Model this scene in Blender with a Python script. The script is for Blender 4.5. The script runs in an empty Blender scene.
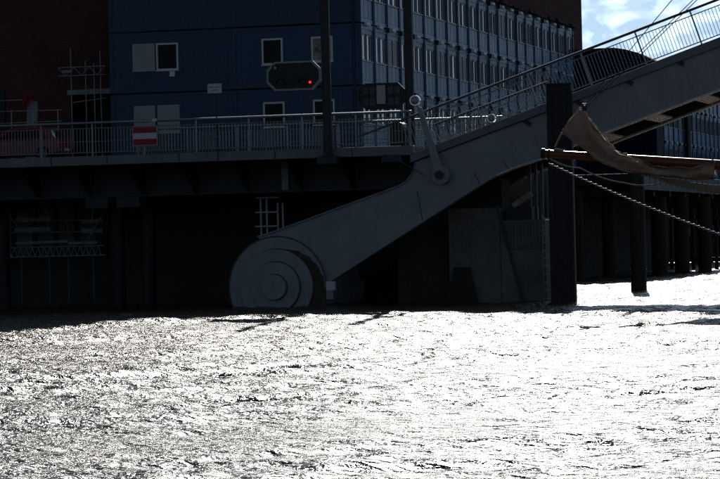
import bpy, math, random
import numpy as np
from mathutils import Vector

random.seed(7)
rng = np.random.default_rng(7)
R = math.radians
scene = bpy.context.scene
COL = scene.collection

# ------------------------------------------------------------------ camera
# X runs along the quay, Y away from the water, Z up; water level is z = 0.
FPX = 2893.0; YAW = R(15.3); PITCH = -0.0005; ROLL = 0.024; EYE = 2.6; DIST = 116.0
fh = Vector((-math.sin(YAW), math.cos(YAW), 0)); rh = Vector((math.cos(YAW), math.sin(YAW), 0)); zh = Vector((0, 0, 1))
FW = fh * math.cos(PITCH) - zh * math.sin(PITCH)
U0 = fh * math.sin(PITCH) + zh * math.cos(PITCH)
CX = math.cos(ROLL) * rh - math.sin(ROLL) * U0
CY = math.sin(ROLL) * rh + math.cos(ROLL) * U0
CAM = -DIST * fh + Vector((0, 0, EYE))
cam_data = bpy.data.cameras.new('camera')
cam = bpy.data.objects.new('camera', cam_data); COL.objects.link(cam)
from mathutils import Matrix
m = Matrix((CX, CY, -FW)).transposed().to_4x4(); m.translation = CAM
cam.matrix_world = m
cam_data.sensor_width = 36.0; cam_data.lens = 36.0 * FPX / 720.0
cam_data.clip_start = 0.5; cam_data.clip_end = 20000
scene.camera = cam

# ------------------------------------------------------------------ sky, sun, exposure
SUN_AZ = R(-10.5)      # from +Y towards +X
SUN_EL = R(26.0)
world = bpy.data.worlds.new('World'); scene.world = world; world.use_nodes = True
wn = world.node_tree; wn.nodes.clear()
def N(nt, t, **kw):
    n = nt.nodes.new(t)
    for k, v in kw.items():
        if k.startswith('i_'):
            n.inputs[k[2:].replace('_', ' ')].default_value = v
        else:
            setattr(n, k, v)
    return n
sky = N(wn, 'ShaderNodeTexSky', sky_type='NISHITA', sun_disc=False, sun_elevation=SUN_EL, sun_rotation=SUN_AZ,
        air_density=1.0, dust_density=1.5, ozone_density=2.5)
tc = N(wn, 'ShaderNodeTexCoord')
mp = N(wn, 'ShaderNodeMapping'); mp.inputs['Scale'].default_value = (1, 1, 2.0); mp.inputs['Location'].default_value = (3.1, 1.7, 0.4)
wn.links.new(tc.outputs['Generated'], mp.inputs['Vector'])
n1 = N(wn, 'ShaderNodeTexNoise', i_Scale=55.0, i_Detail=10.0, i_Roughness=0.50, i_Distortion=0.15)
n2 = N(wn, 'ShaderNodeTexNoise', i_Scale=70.0, i_Detail=7.0, i_Roughness=0.55, i_Distortion=0.5)
wn.links.new(mp.outputs[0], n1.inputs['Vector']); wn.links.new(mp.outputs[0], n2.inputs['Vector'])
rampm = N(wn, 'ShaderNodeValToRGB')
rampm.color_ramp.elements[0].position = 0.45; rampm.color_ramp.elements[0].color = (0.05, 0.05, 0.05, 1)
rampm.color_ramp.elements[1].position = 0.52; rampm.color_ramp.elements[1].color = (1, 1, 1, 1)
wn.links.new(n1.outputs['Fac'], rampm.inputs[0])
bw = N(wn, 'ShaderNodeRGBToBW'); wn.links.new(sky.outputs[0], bw.inputs[0])
rampc = N(wn, 'ShaderNodeValToRGB')   # thick grey cores to bright rims of the clouds
rampc.color_ramp.elements[0].position = 0.40; rampc.color_ramp.elements[0].color = (0.46, 0.50, 0.52, 1)
rampc.color_ramp.elements[1].position = 0.62; rampc.color_ramp.elements[1].color = (0.90, 0.89, 0.88, 1)
wn.links.new(n2.outputs['Fac'], rampc.inputs[0])
cm = N(wn, 'ShaderNodeMixRGB', blend_type='MULTIPLY', i_Fac=1.0)
wn.links.new(rampc.outputs[0], cm.inputs[1]); wn.links.new(bw.outputs[0], cm.inputs[2])
gap = N(wn, 'ShaderNodeMixRGB', blend_type='MULTIPLY', i_Fac=1.0); gap.inputs[2].default_value = (0.36, 0.43, 0.48, 1)
wn.links.new(bw.outputs[0], gap.inputs[1])
gap2 = N(wn, 'ShaderNodeMixRGB', i_Fac=0.8); wn.links.new(sky.outputs[0], gap2.inputs[1]); wn.links.new(gap.outputs[0], gap2.inputs[2])
mixc = N(wn, 'ShaderNodeMixRGB')
wn.links.new(rampm.outputs[0], mixc.inputs[0]); wn.links.new(gap2.outputs[0], mixc.inputs[1]); wn.links.new(cm.outputs[0], mixc.inputs[2])
wb = N(wn, 'ShaderNodeMixRGB', blend_type='MULTIPLY', i_Fac=1.0); wb.inputs[2].default_value = (0.74, 0.93, 1.16, 1)   # cool white balance of the picture
wn.links.new(mixc.outputs[0], wb.inputs[1])
bg = N(wn, 'ShaderNodeBackground', i_Strength=0.10)
wn.links.new(wb.outputs[0], bg.inputs['Color'])
wo = N(wn, 'ShaderNodeOutputWorld'); wn.links.new(bg.outputs[0], wo.inputs['Surface'])

sun_data = bpy.data.lights.new('sun', 'SUN'); sun_data.energy = 5.0; sun_data.angle = R(0.53); sun_data.color = (1.0, 0.96, 0.90)
sun = bpy.data.objects.new('sun', sun_data); COL.objects.link(sun)
SV = Vector((math.sin(SUN_AZ) * math.cos(SUN_EL), math.cos(SUN_AZ) * math.cos(SUN_EL), math.sin(SUN_EL)))
sun.rotation_euler = (-SV).to_track_quat('-Z', 'Y').to_euler(); sun.location = (0, 60, 80)

scene.view_settings.view_transform = 'Standard'; scene.view_settings.look = 'None'
scene.view_settings.exposure = -0.5; scene.view_settings.gamma = 1.0; scene.view_settings.use_curve_mapping = False
scene.render.engine = 'CYCLES'
scene.cycles.use_denoising = False
scene.cycles.max_bounces = 6; scene.cycles.diffuse_bounces = 3; scene.cycles.glossy_bounces = 4
scene.cycles.sample_clamp_indirect = 4.0

# ------------------------------------------------------------------ pixel helpers
def ray(px, py): return FW + CX * float((px - 360) / FPX) + CY * float((239.5 - py) / FPX)
def P(px, py, v):                      # point of the plane y = v seen at a pixel
    d = ray(px, py); return CAM + d * ((v - CAM.y) / d.y)
def PZ(px, py, z=0.0):                 # point of the level z seen at a pixel
    d = ray(px, py); return CAM + d * ((z - CAM.z) / d.z)
def Q(px, py, v):
    p = P(px, py, v); return (p.x, p.z)

# ------------------------------------------------------------------ materials
MATS = {}
def mat(name, col, rough=0.6, metal=0.0, var=0.25, scale=1.2, streak=0.0, streak_col=(0.03, 0.02, 0.012), bump=0.0, bscale=8.0,
        ior=1.45, spec=None, sheen=0.0, sheen_tint=(1, 1, 1), transl=0.0):
    if name in MATS: return MATS[name]
    M = bpy.data.materials.new(name); M.use_nodes = True; nt = M.node_tree
    b = nt.nodes['Principled BSDF']
    b.inputs['Roughness'].default_value = rough; b.inputs['Metallic'].default_value = metal; b.inputs['IOR'].default_value = ior
    if sheen:
        b.inputs['Sheen Weight'].default_value = sheen; b.inputs['Sheen Tint'].default_value = (*sheen_tint, 1); b.inputs['Sheen Roughness'].default_value = 0.45
    if spec is not None: b.inputs['Specular IOR Level'].default_value = spec
    t = N(nt, 'ShaderNodeTexCoord')
    g = N(nt, 'ShaderNodeNewGeometry')
    nz = N(nt, 'ShaderNodeTexNoise', i_Scale=scale, i_Detail=8.0, i_Roughness=0.65)
    nt.links.new(g.outputs['Position'], nz.inputs['Vector'])
    rp = N(nt, 'ShaderNodeMapRange'); rp.inputs['From Min'].default_value = 0.3; rp.inputs['From Max'].default_value = 0.7
    rp.inputs['To Min'].default_value = 1 - var; rp.inputs['To Max'].default_value = 1 + var
    nt.links.new(nz.outputs['Fac'], rp.inputs['Value'])
    mx = N(nt, 'ShaderNodeMixRGB', blend_type='MULTIPLY', i_Fac=1.0); mx.inputs[1].default_value = (*col, 1)
    nt.links.new(rp.outputs[0], mx.inputs[2]); out = mx.outputs[0]
    if sheen:      # each container a little different in fading
        oi = N(nt, 'ShaderNodeObjectInfo'); ro = N(nt, 'ShaderNodeMapRange'); ro.inputs['To Min'].default_value = 0.72; ro.inputs['To Max'].default_value = 1.3
        nt.links.new(oi.outputs['Random'], ro.inputs['Value'])
        mo = N(nt, 'ShaderNodeMixRGB', blend_type='MULTIPLY', i_Fac=1.0); nt.links.new(out, mo.inputs[1]); nt.links.new(ro.outputs[0], mo.inputs[2]); out = mo.outputs[0]
    if streak > 0:
        mpn = N(nt, 'ShaderNodeMapping'); mpn.inputs['Scale'].default_value = (5, 5, 0.35)
        nt.links.new(g.outputs['Position'], mpn.inputs['Vector'])
        n3 = N(nt, 'ShaderNodeTexNoise', i_Scale=1.0, i_Detail=7.0, i_Roughness=0.7)
        nt.links.new(mpn.outputs[0], n3.inputs['Vector'])
        rp2 = N(nt, 'ShaderNodeMapRange'); rp2.inputs['From Min'].default_value = 0.5; rp2.inputs['From Max'].default_value = 0.75
        rp2.inputs['To Max'].default_value = streak
        nt.links.new(n3.outputs['Fac'], rp2.inputs['Value'])
        m2 = N(nt, 'ShaderNodeMixRGB'); m2.inputs[2].default_value = (*streak_col, 1)
        nt.links.new(rp2.outputs[0], m2.inputs[0]); nt.links.new(out, m2.inputs[1]); out = m2.outputs[0]
    nt.links.new(out, b.inputs['Base Color'])
    if bump > 0:
        nb = N(nt, 'ShaderNodeTexNoise', i_Scale=bscale, i_Detail=6.0)
        nt.links.new(g.outputs['Position'], nb.inputs['Vector'])
        bn = N(nt, 'ShaderNodeBump', i_Strength=bump, i_Distance=0.05)
        nt.links.new(nb.outputs['Fac'], bn.inputs['Height']); nt.links.new(bn.outputs[0], b.inputs['Normal'])
    if sheen:
        st_ = N(nt, 'ShaderNodeMixRGB', blend_type='MULTIPLY', i_Fac=1.0); st_.inputs[1].default_value = (*[1.25*c_ for c_ in sheen_tint], 1)
        rs = N(nt, 'ShaderNodeMapRange'); rs.inputs['From Min'].default_value = 0.35; rs.inputs['From Max'].default_value = 0.65; rs.inputs['To Min'].default_value = 0.6; rs.inputs['To Max'].default_value = 1.15
        nt.links.new(n3.outputs['Fac'], rs.inputs['Value']); nt.links.new(rs.outputs[0], st_.inputs[2]); nt.links.new(st_.outputs[0], b.inputs['Sheen Tint'])
    rr = N(nt, 'ShaderNodeMapRange'); rr.inputs['To Min'].default_value = max(0.02, rough - 0.08); rr.inputs['To Max'].default_value = min(1, rough + 0.08)
    nt.links.new(nz.outputs['Fac'], rr.inputs['Value']); nt.links.new(rr.outputs[0], b.inputs['Roughness'])
    if transl:
        t_ = N(nt, 'ShaderNodeBsdfTranslucent'); nt.links.new(out, t_.inputs['Color']); ms = N(nt, 'ShaderNodeMixShader', i_Fac=transl)
        nt.links.new(b.outputs[0], ms.inputs[1]); nt.links.new(t_.outputs[0], ms.inputs[2]); nt.links.new(ms.outputs[0], nt.nodes['Material Output'].inputs['Surface'])
    MATS[name] = M; return M

blue = mat('container_blue', (0.002, 0.042, 0.105), 0.36, var=0.30, scale=0.9, streak=0.45, streak_col=(0.012, 0.028, 0.05), bump=0.25, bscale=2.5, spec=0.48, sheen=1.0, sheen_tint=(0.27, 0.52, 0.88))
blue2 = mat('container_blue_frame', (0.006, 0.035, 0.10), 0.42, var=0.2, streak=0.25, bump=0.1)
navy = mat('navy_sheet', (0.006, 0.016, 0.042), 0.7, var=0.2, spec=0.15)
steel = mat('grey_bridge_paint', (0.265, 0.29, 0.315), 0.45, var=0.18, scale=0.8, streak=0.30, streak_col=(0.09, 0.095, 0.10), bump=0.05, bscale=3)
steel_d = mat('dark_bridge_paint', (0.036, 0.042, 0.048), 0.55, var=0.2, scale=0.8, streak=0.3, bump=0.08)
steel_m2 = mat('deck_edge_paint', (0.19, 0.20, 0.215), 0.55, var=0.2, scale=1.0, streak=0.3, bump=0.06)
steel_l = mat('glitter_lit_paint', (0.62, 0.60, 0.56), 0.5, var=0.15, streak=0.3, bump=0.06)  # bridge grey made paler, with the light bounced off the glitter in the colour
rail_m = mat('galvanised_rail', (0.25, 0.28, 0.30), 0.40, metal=0.55, var=0.15, scale=3)
rail_d = mat('dark_rail', (0.09, 0.11, 0.13), 0.40, metal=0.3, var=0.15, scale=3)
black = mat('black_paint', (0.018, 0.019, 0.021), 0.5, var=0.3, bump=0.05)
pole_m = mat('dark_pole_paint', (0.022, 0.024, 0.026), 0.45, var=0.2)
pile_m = mat('tarred_steel_pile', (0.014, 0.013, 0.014), 0.6, var=0.35, scale=2, streak=0.4, bump=0.2)
rust_m = mat('rusty_pile', (0.050, 0.018, 0.012), 0.75, var=0.4, scale=2.5, streak=0.5, bump=0.3)
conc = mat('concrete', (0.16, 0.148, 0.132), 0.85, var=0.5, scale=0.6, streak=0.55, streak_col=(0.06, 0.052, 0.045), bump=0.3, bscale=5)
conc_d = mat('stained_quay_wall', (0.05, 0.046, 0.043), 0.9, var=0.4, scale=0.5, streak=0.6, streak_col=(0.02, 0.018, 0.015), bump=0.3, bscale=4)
asphalt = mat('asphalt', (0.05, 0.05, 0.05), 0.9, var=0.2, scale=4, bump=0.2, bscale=40)
white = mat('white_window_frame', (0.68, 0.70, 0.70), 0.45, var=0.08, streak=0.15, streak_col=(0.3, 0.3, 0.3))
shut = mat('roller_shutter', (0.38, 0.42, 0.43), 0.55, var=0.1, scale=2)
tabm = mat('pale_tab', (0.75, 0.78, 0.80), 0.5, var=0.2, scale=3)
glass = mat('window_glass', (0.012, 0.014, 0.016), 0.04, var=0.1, ior=2.6, bump=0.02, bscale=0.7)
glass_f = mat('dark_room_glass', (0.008, 0.008, 0.009), 0.05, var=0.5, ior=1.45, spec=0.12)
curtain = mat('patterned_curtain', (0.28, 0.26, 0.22), 0.8, var=0.75, scale=4.0)
red_p = mat('red_sign_paint', (0.36, 0.012, 0.02), 0.5, var=0.12)
white_p = mat('white_sign_paint', (0.62, 0.64, 0.66), 0.5, var=0.08)
sign_b = mat('sign_print', (0.10, 0.16, 0.28), 0.5, var=0.3, scale=14)
car_red = mat('car_red_paint', (0.20, 0.006, 0.010), 0.22, var=0.05, bump=0.0, ior=1.6)
tyre_m = mat('tyre_rubber', (0.012, 0.012, 0.012), 0.8)
highlight_m = mat('highlight_metal', (0.7, 0.7, 0.7), 0.25, metal=1.0, var=0.08)
chrome = mat('chrome_rim', (0.75, 0.77, 0.78), 0.18, metal=1.0, var=0.05)
lens_m = mat('lamp_lens', (0.30, 0.32, 0.32), 0.08, var=0.5, scale=14, ior=1.6)
sail_m = mat('tanned_sailcloth', (0.38, 0.27, 0.205), 0.85, var=0.2, scale=2.5, streak=0.2, streak_col=(0.10, 0.075, 0.06), bump=0.25, bscale=14)
canvas_l = mat('sunlit_canvas_edge', (0.50, 0.43, 0.35), 0.85, var=0.2, scale=4, transl=0.45)  # paler than the sail: the sunlit rim is put into the colour
wood_m = mat('varnished_spar', (0.16, 0.045, 0.025), 0.25, var=0.3, scale=3, bump=0.05)
rope_m = mat('rope', (0.30, 0.27, 0.22), 0.9, var=0.3, scale=10)
wire_m = mat('dark_stay_wire', (0.05, 0.05, 0.05), 0.4, metal=0.6)
chain_m = mat('galvanised_chain', (0.42, 0.43, 0.44), 0.5, metal=0.5, var=0.2, scale=10)
hull_m = mat('black_hull_paint', (0.02, 0.022, 0.025), 0.35, var=0.15)
plank_m = mat('scaffold_plank', (0.30, 0.29, 0.27), 0.85, var=0.3, scale=3, bump=0.2)
tube_m = mat('scaffold_tube', (0.32, 0.34, 0.35), 0.45, metal=0.5, var=0.2)
algae = mat('algae_stain', (0.07, 0.058, 0.035), 0.85, var=0.5, scale=3, bump=0.3, bscale=10)
cloth_r = mat('red_cloth', (0.30, 0.012, 0.03), 0.85, var=0.2)
far_m = mat('far_facade', (0.16, 0.19, 0.21), 0.7, var=0.25, scale=0.4)
recess_m = mat('recess_shade', (0.03, 0.025, 0.02), 0.8, var=0.4, scale=3, bump=0.3)
roof_m = mat('roof_felt', (0.03, 0.028, 0.028), 0.85, var=0.3)

def emis(name, col, s):
    M = bpy.data.materials.new(name); M.use_nodes = True; b = M.node_tree.nodes['Principled BSDF']
    b.inputs['Base Color'].default_value = (*col, 1); b.inputs['Emission Color'].default_value = (*col, 1); b.inputs['Emission Strength'].default_value = s
    return M
lit_red = emis('lit_red_signal', (1.0, 0.02, 0.015), 3.5)

def brick_mat():
    M = bpy.data.materials.new('dark_red_brick'); M.use_nodes = True; nt = M.node_tree; b = nt.nodes['Principled BSDF']
    g = N(nt, 'ShaderNodeNewGeometry'); s = N(nt, 'ShaderNodeSeparateXYZ'); nt.links.new(g.outputs['Position'], s.inputs[0])
    a = N(nt, 'ShaderNodeMath', operation='ADD'); nt.links.new(s.outputs[0], a.inputs[0]); nt.links.new(s.outputs[1], a.inputs[1])
    c = N(nt, 'ShaderNodeCombineXYZ'); nt.links.new(a.outputs[0], c.inputs[0]); nt.links.new(s.outputs[2], c.inputs[1])
    br = N(nt, 'ShaderNodeTexBrick'); br.inputs['Scale'].default_value = 1.0; br.inputs['Brick Width'].default_value = 0.25; br.inputs['Row Height'].default_value = 0.077
    br.inputs['Mortar Size'].default_value = 0.008
    br.inputs['Color1'].default_value = (0.14, 0.050, 0.042, 1); br.inputs['Color2'].default_value = (0.088, 0.036, 0.031, 1); br.inputs['Mortar'].default_value = (0.07, 0.06, 0.055, 1)
    nt.links.new(c.outputs[0], br.inputs['Vector'])
    nz = N(nt, 'ShaderNodeTexNoise', i_Scale=0.5, i_Detail=8.0); nt.links.new(g.outputs['Position'], nz.inputs['Vector'])
    mr = N(nt, 'ShaderNodeMapRange'); mr.inputs['To Min'].default_value = 0.6; mr.inputs['To Max'].default_value = 1.4; nt.links.new(nz.outputs['Fac'], mr.inputs['Value'])
    mx = N(nt, 'ShaderNodeMixRGB', blend_type='MULTIPLY', i_Fac=1.0); nt.links.new(br.outputs['Color'], mx.inputs[1]); nt.links.new(mr.outputs[0], mx.inputs[2])
    nt.links.new(mx.outputs[0], b.inputs['Base Color']); b.inputs['Roughness'].default_value = 0.9; b.inputs['Specular IOR Level'].default_value = 0.1
    bn = N(nt, 'ShaderNodeBump', i_Strength=0.5, i_Distance=0.01); nt.links.new(br.outputs['Fac'], bn.inputs['Height']); bn.invert = True
    nt.links.new(bn.outputs[0], b.inputs['Normal'])
    return M
brick_m = brick_mat()

def water_mat():
    M = bpy.data.materials.new('harbour_water'); M.use_nodes = True; nt = M.node_tree; b = nt.nodes['Principled BSDF']
    b.inputs['Base Color'].default_value = (0.065, 0.044, 0.026, 1); b.inputs['Roughness'].default_value = 0.25; b.inputs['IOR'].default_value = 1.333
    g = N(nt, 'ShaderNodeNewGeometry')
    h = None
    for sc, dist, wgt, rot in ((2.2, 0.6, 1.0, 0.3), (6.0, 0.8, 0.42, -0.4), (15.0, 0.6, 0.17, 0.9)):
        mpn = N(nt, 'ShaderNodeMapping'); mpn.inputs['Rotation'].default_value = (0, 0, rot); mpn.inputs['Scale'].default_value = (0.75, 1.0, 1.0)
        nt.links.new(g.outputs['Position'], mpn.inputs['Vector'])
        n = N(nt, 'ShaderNodeTexNoise', i_Scale=sc, i_Detail=3.0, i_Roughness=0.55, i_Distortion=dist)
        nt.links.new(mpn.outputs[0], n.inputs['Vector'])
        ml = N(nt, 'ShaderNodeMath', operation='MULTIPLY'); ml.inputs[1].default_value = wgt; nt.links.new(n.outputs['Fac'], ml.inputs[0])
        if h is None: h = ml
        else:
            ad = N(nt, 'ShaderNodeMath', operation='ADD'); nt.links.new(h.outputs[0], ad.inputs[0]); nt.links.new(ml.outputs[0], ad.inputs[1]); h = ad
    bn = N(nt, 'ShaderNodeBump', i_Strength=1.0, i_Distance=0.30); nt.links.new(h.outputs[0], bn.inputs['Height'])
    nt.links.new(bn.outputs[0], b.inputs['Normal'])
    return M
water_m = water_mat()

# ------------------------------------------------------------------ mesh helpers
ORG = {}
def tag(o, label=None, cat=None, group=None, kind=None):
    if label: o['label'] = label
    if cat: o['category'] = cat
    if group: o['group'] = group
    if kind: o['kind'] = kind
    return o
def thing(name, loc, label, cat, group=None):
    o = bpy.data.objects.new(name, None); COL.objects.link(o); o.location = loc; ORG[o.name] = Vector(loc)
    o.empty_display_size = 0.3
    return tag(o, label, cat, group)
class MB:
    def __init__(s): s.v = []; s.f = []; s.sm = []
    def add(s, vs, fs, smooth=False):
        o = len(s.v); s.v += [tuple(p) for p in vs]
        for f in fs: s.f.append(tuple(i + o for i in f)); s.sm.append(smooth)
        return s
    def box(s, a, b):
        x0, y0, z0 = a; x1, y1, z1 = b
        return s.add([(x0,y0,z0),(x1,y0,z0),(x1,y1,z0),(x0,y1,z0),(x0,y0,z1),(x1,y0,z1),(x1,y1,z1),(x0,y1,z1)],
                     [(0,3,2,1),(4,5,6,7),(0,1,5,4),(1,2,6,5),(2,3,7,6),(3,0,4,7)])
    def prism(s, poly, y0, y1):        # polygon in XZ pushed along Y
        n = len(poly)
        ar = sum(poly[i][0]*poly[(i+1)%n][1]-poly[(i+1)%n][0]*poly[i][1] for i in range(n))
        if ar < 0: poly = poly[::-1]
        vs = [(x, y0, z) for x, z in poly] + [(x, y1, z) for x, z in poly]
        fs = [tuple(range(n)), tuple(range(2*n-1, n-1, -1))]
        fs += [(i, i+n, (i+1)%n+n, (i+1)%n) for i in range(n)]
        return s.add(vs, fs)
    def strip(s, line, dn, y0, y1):    # slab of thickness dn below a polyline in XZ
        n = len(line)
        for i in range(n-1):
            (xa, za), (xb, zb) = line[i], line[i+1]
            s.prism([(xa, za), (xb, zb), (xb, zb-dn), (xa, za-dn)], y0, y1)
        return s
    def tube(s, path, r, n=8, r1=None, cap=True):
        path = [Vector(p) for p in path]; rings = []
        for i, p in enumerate(path):
            d = (path[min(i+1, len(path)-1)] - path[max(i-1, 0)]).normalized()
            a = d.cross(Vector((0, 0, 1)))
            if a.length < 1e-3: a = d.cross(Vector((0, 1, 0)))
            a.normalize(); b = d.cross(a)
            rr = r if r1 is None else r + (r1 - r) * i / (len(path) - 1)
            rings.append([p + (a * math.cos(2*math.pi*k/n) + b * math.sin(2*math.pi*k/n)) * rr for k in range(n)])
        vs = [q for g in rings for q in g]
        fs = [(i*n+k, i*n+(k+1)%n, (i+1)*n+(k+1)%n, (i+1)*n+k) for i in range(len(path)-1) for k in range(n)]
        s.add(vs, fs, True)
        if cap:
            s.add(rings[0], [tuple(range(n-1, -1, -1))]); s.add(rings[-1], [tuple(range(n))])
        return s
    def bar(s, a, b, w, h=None):       # square bar between two points
        h = h or w
        a = Vector(a); b = Vector(b); d = (b - a).normalized()
        u = d.cross(Vector((0, 1, 0)))
        if u.length < 1e-3: u = d.cross(Vector((0, 0, 1)))
        u.normalize(); t = d.cross(u)
        vs = [p + u * (sx * w / 2) + t * (sy * h / 2) for p in (a, b) for sx, sy in ((-1,-1),(1,-1),(1,1),(-1,1))]
        return s.add(vs, [(0,1,2,3),(7,6,5,4),(0,4,5,1),(1,5,6,2),(2,6,7,3),(3,7,4,0)])
    def build(s, name, material, parent=None, bevel=0.0, kind=None):
        me = bpy.data.meshes.new(name)
        off = Vector((0, 0, 0))
        if parent is not None:
            top = parent if parent.parent is None else parent.parent
            off = ORG[top.name]
        me.from_pydata([(p[0]-off.x, p[1]-off.y, p[2]-off.z) for p in s.v], [], s.f)
        me.polygons.foreach_set('use_smooth', s.sm); me.materials.append(material); me.update()
        o = bpy.data.objects.new(name, me); COL.objects.link(o)
        if parent is not None: o.parent = parent
        else: ORG[o.name] = Vector((0, 0, 0))
        if bevel:
            b = o.modifiers.new('bevel', 'BEVEL'); b.width = bevel; b.segments = 2; b.limit_method = 'ANGLE'; b.angle_limit = R(40)
        if kind: o['kind'] = kind
        return o
def inst(name, mesh_obj, parent, loc):  # another object that shares the mesh; loc in the thing's own frame
    o = bpy.data.objects.new(name, mesh_obj.data); COL.objects.link(o); o.parent = parent; o.location = loc
    return o

# ================================================================== SETTING
# ---- water: one sheet, finely rippled where the camera looks at it
def make_water():
    x0, x1, y0, y1, d = -24.0, 38.0, -92.0, 110.0, 0.12
    xs = np.arange(x0, x1 + d/2, d); ys = np.concatenate([np.arange(y0, 16.0, d), np.arange(16.0, y1, 0.3)])
    gx, gy = np.meshgrid(xs, ys); z = np.zeros_like(gx); dx = np.zeros_like(gx); dy = np.zeros_like(gx)
    wind = R(-70)
    for lam_lo, lam_hi, n, slope in ((5.0, 11.0, 8, 0.03), (1.6, 4.0, 26, 0.09), (0.7, 1.6, 34, 0.135), (0.34, 0.7, 44, 0.20)):
        for _ in range(n):
            lam = rng.uniform(lam_lo, lam_hi); k = 2*math.pi/lam; a = slope / k * math.sqrt(2.0 / n)
            th = wind + rng.normal(0, 0.75); ph = rng.uniform(0, 6.283)
            c, s = math.cos(th), math.sin(th)
            q = k * (gx*c + gy*s) + ph
            z += a*np.sin(q); dx += 0.35*a*c*np.cos(q); dy += 0.35*a*s*np.cos(q)
    fade = np.clip(np.minimum.reduce([gx-x0, x1-gx, gy-y0, y1-gy]) / 4.0, 0, 1)
    # gusts: calmer and rougher patches
    gust = 0.75 + 0.25*np.sin(gx*0.21+gy*0.13+1)*np.sin(gy*0.17-gx*0.08) + 0.2*np.sin(gx*0.5-gy*0.33+2)
    z = 0.16*np.tanh(z/0.16)
    z *= fade*gust; dx *= fade*gust; dy *= fade*gust
    V = np.stack([gx+dx, gy+dy, z], -1).reshape(-1, 3)
    ny, nx = gx.shape
    i = np.arange(ny*nx).reshape(ny, nx)
    F = np.stack([i[:-1,:-1], i[:-1,1:], i[1:,1:], i[1:,:-1]], -1).reshape(-1, 4)
    B = 4000.0
    xe, ye = xs[-1], ys[-1]
    oc = np.array([(-B,-B,0),(B,-B,0),(B,B,0),(-B,B,0),(x0,y0,0),(xe,y0,0),(xe,ye,0),(x0,ye,0)], float); o = len(V)
    V = np.concatenate([V, oc]); F = np.concatenate([F, np.array([(0,1,5,4),(1,2,6,5),(2,3,7,6),(3,0,4,7)]) + o])
    me = bpy.data.meshes.new('water'); me.vertices.add(len(V)); me.vertices.foreach_set('co', V.ravel())
    me.loops.add(F.size); me.loops.foreach_set('vertex_index', F.ravel())
    me.polygons.add(len(F)); me.polygons.foreach_set('loop_start', np.arange(0, F.size, 4)); me.polygons.foreach_set('loop_total', np.full(len(F), 4))
    me.polygons.foreach_set('use_smooth', np.ones(len(F), bool))
    me.update(); me.validate(); me.materials.append(water_m)
    w = bpy.data.objects.new('water', me); COL.objects.link(w); tag(w, kind='structure', label='glittering wind-rippled harbour water in front of the bridge', cat='water')
make_water()

STREET = 6.2
QV = 9.0           # quay face
QU = -3.2          # the quay's corner towards the side basin
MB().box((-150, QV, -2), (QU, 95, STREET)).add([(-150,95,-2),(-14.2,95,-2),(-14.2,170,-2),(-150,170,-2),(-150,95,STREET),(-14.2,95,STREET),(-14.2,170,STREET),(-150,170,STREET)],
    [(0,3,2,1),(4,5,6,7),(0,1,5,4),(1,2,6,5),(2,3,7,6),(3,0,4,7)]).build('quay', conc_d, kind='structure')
MB().box((-150, QV + 0.2, STREET - 0.1), (QU - 0.2, 94.8, STREET + 0.02)).build('road', asphalt, kind='structure')
MB().box((QU - 0.5, 7.2, -2), (6.2, QV + 1.5, 5.95)).build('quay_abutment', conc_d, kind='structure')
MB().box((-300, 172, -2), (300, 260, 2.2)).build('far_quay', conc_d, kind='structure')

# ---- promenade on piles along the side basin
pm = thing('promenade_deck', (0, 55, 5.1), 'dark promenade deck carried by the rusty piles beside the blue offices', 'deck')
MB().box((QU - 0.1, 52, 5.45), (1.9, 92, 6.1)).build('deck_slab', pile_m, pm, bevel=0.03)
MB().box((1.92, 52, 5.2), (2.15, 92, 6.2)).build('edge_beam', blue2, pm, bevel=0.02)
for v in np.arange(54, 91, 6.0):
    MB().box((QU, v, 4.9), (1.9, v + 0.4, 5.448)).build('cross_beam', steel_d, pm)

# ---- brick warehouse
UL, UR, VF = -16.65, -4.27, 16.5       # the container block's edges
jt = thing('pile_jetty', (-10, 96, 0), 'dark jetty on piles carrying the farther blue containers', 'jetty')
MB().box((-14.1, 95.2, 5.3), (UR - 0.9, 152, STREET)).build('jetty_slab', pile_m, jt)
for v_ in np.arange(98, 152, 8.0):
    for u_ in (-12.5, -6.4): MB().tube([(u_, v_, -2), (u_, v_, 5.298)], 0.35, 14).build('pile', pile_m, jt)
brick = thing('brick_warehouse', (-40, 19.5, STREET), 'huge dark red brick warehouse rising behind the blue container offices', 'building')
door_l = P(72, 95, 19.0); 
BX1 = UL + 2.2
dxa, dxb, dz = door_l.x, BX1 - 0.6, P(90, 94, 19.0).z
wl = MB()
wl.box((-90, 19.0, STREET), (dxa, 124, 27.5)); wl.box((dxa, 19.0, dz), (dxb, 124, 27.5)); wl.box((dxb, 19.0, STREET), (BX1, 124, 27.5)); wl.box((dxa, 22, STREET), (dxb, 124, dz))
wl.build('wall', brick_m, brick)
MB().box((dxa - 0.2, 18.86, dz - 0.02), (dxb + 0.2, 19.2, dz + 0.22)).build('lintel', steel, brick)
MB().box((dxa + 0.1, 21.7, STREET), (dxb - 0.1, 21.95, dz - 0.1)).build('gate', black, brick)
a0 = P(0, 92, 19.0); a1 = P(9, 108, 19.0)
MB().box((a0.x - 1.5, 18.9, a1.z - 0.7), (a0.x + 0.25, 19.02, a0.z)).build('opening', black, brick)
MB().box((-90.2, 18.8, 27.5), (BX1 + 0.2, 124.2, 28)).build('coping', conc, brick)

# ================================================================== CONTAINER OFFICE BLOCKS
ST0, STH = 6.93, 2.885    # bottom of the lowest storey, storey pitch
CH = 2.80; CW = 2.44; CL = 6.06
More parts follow.
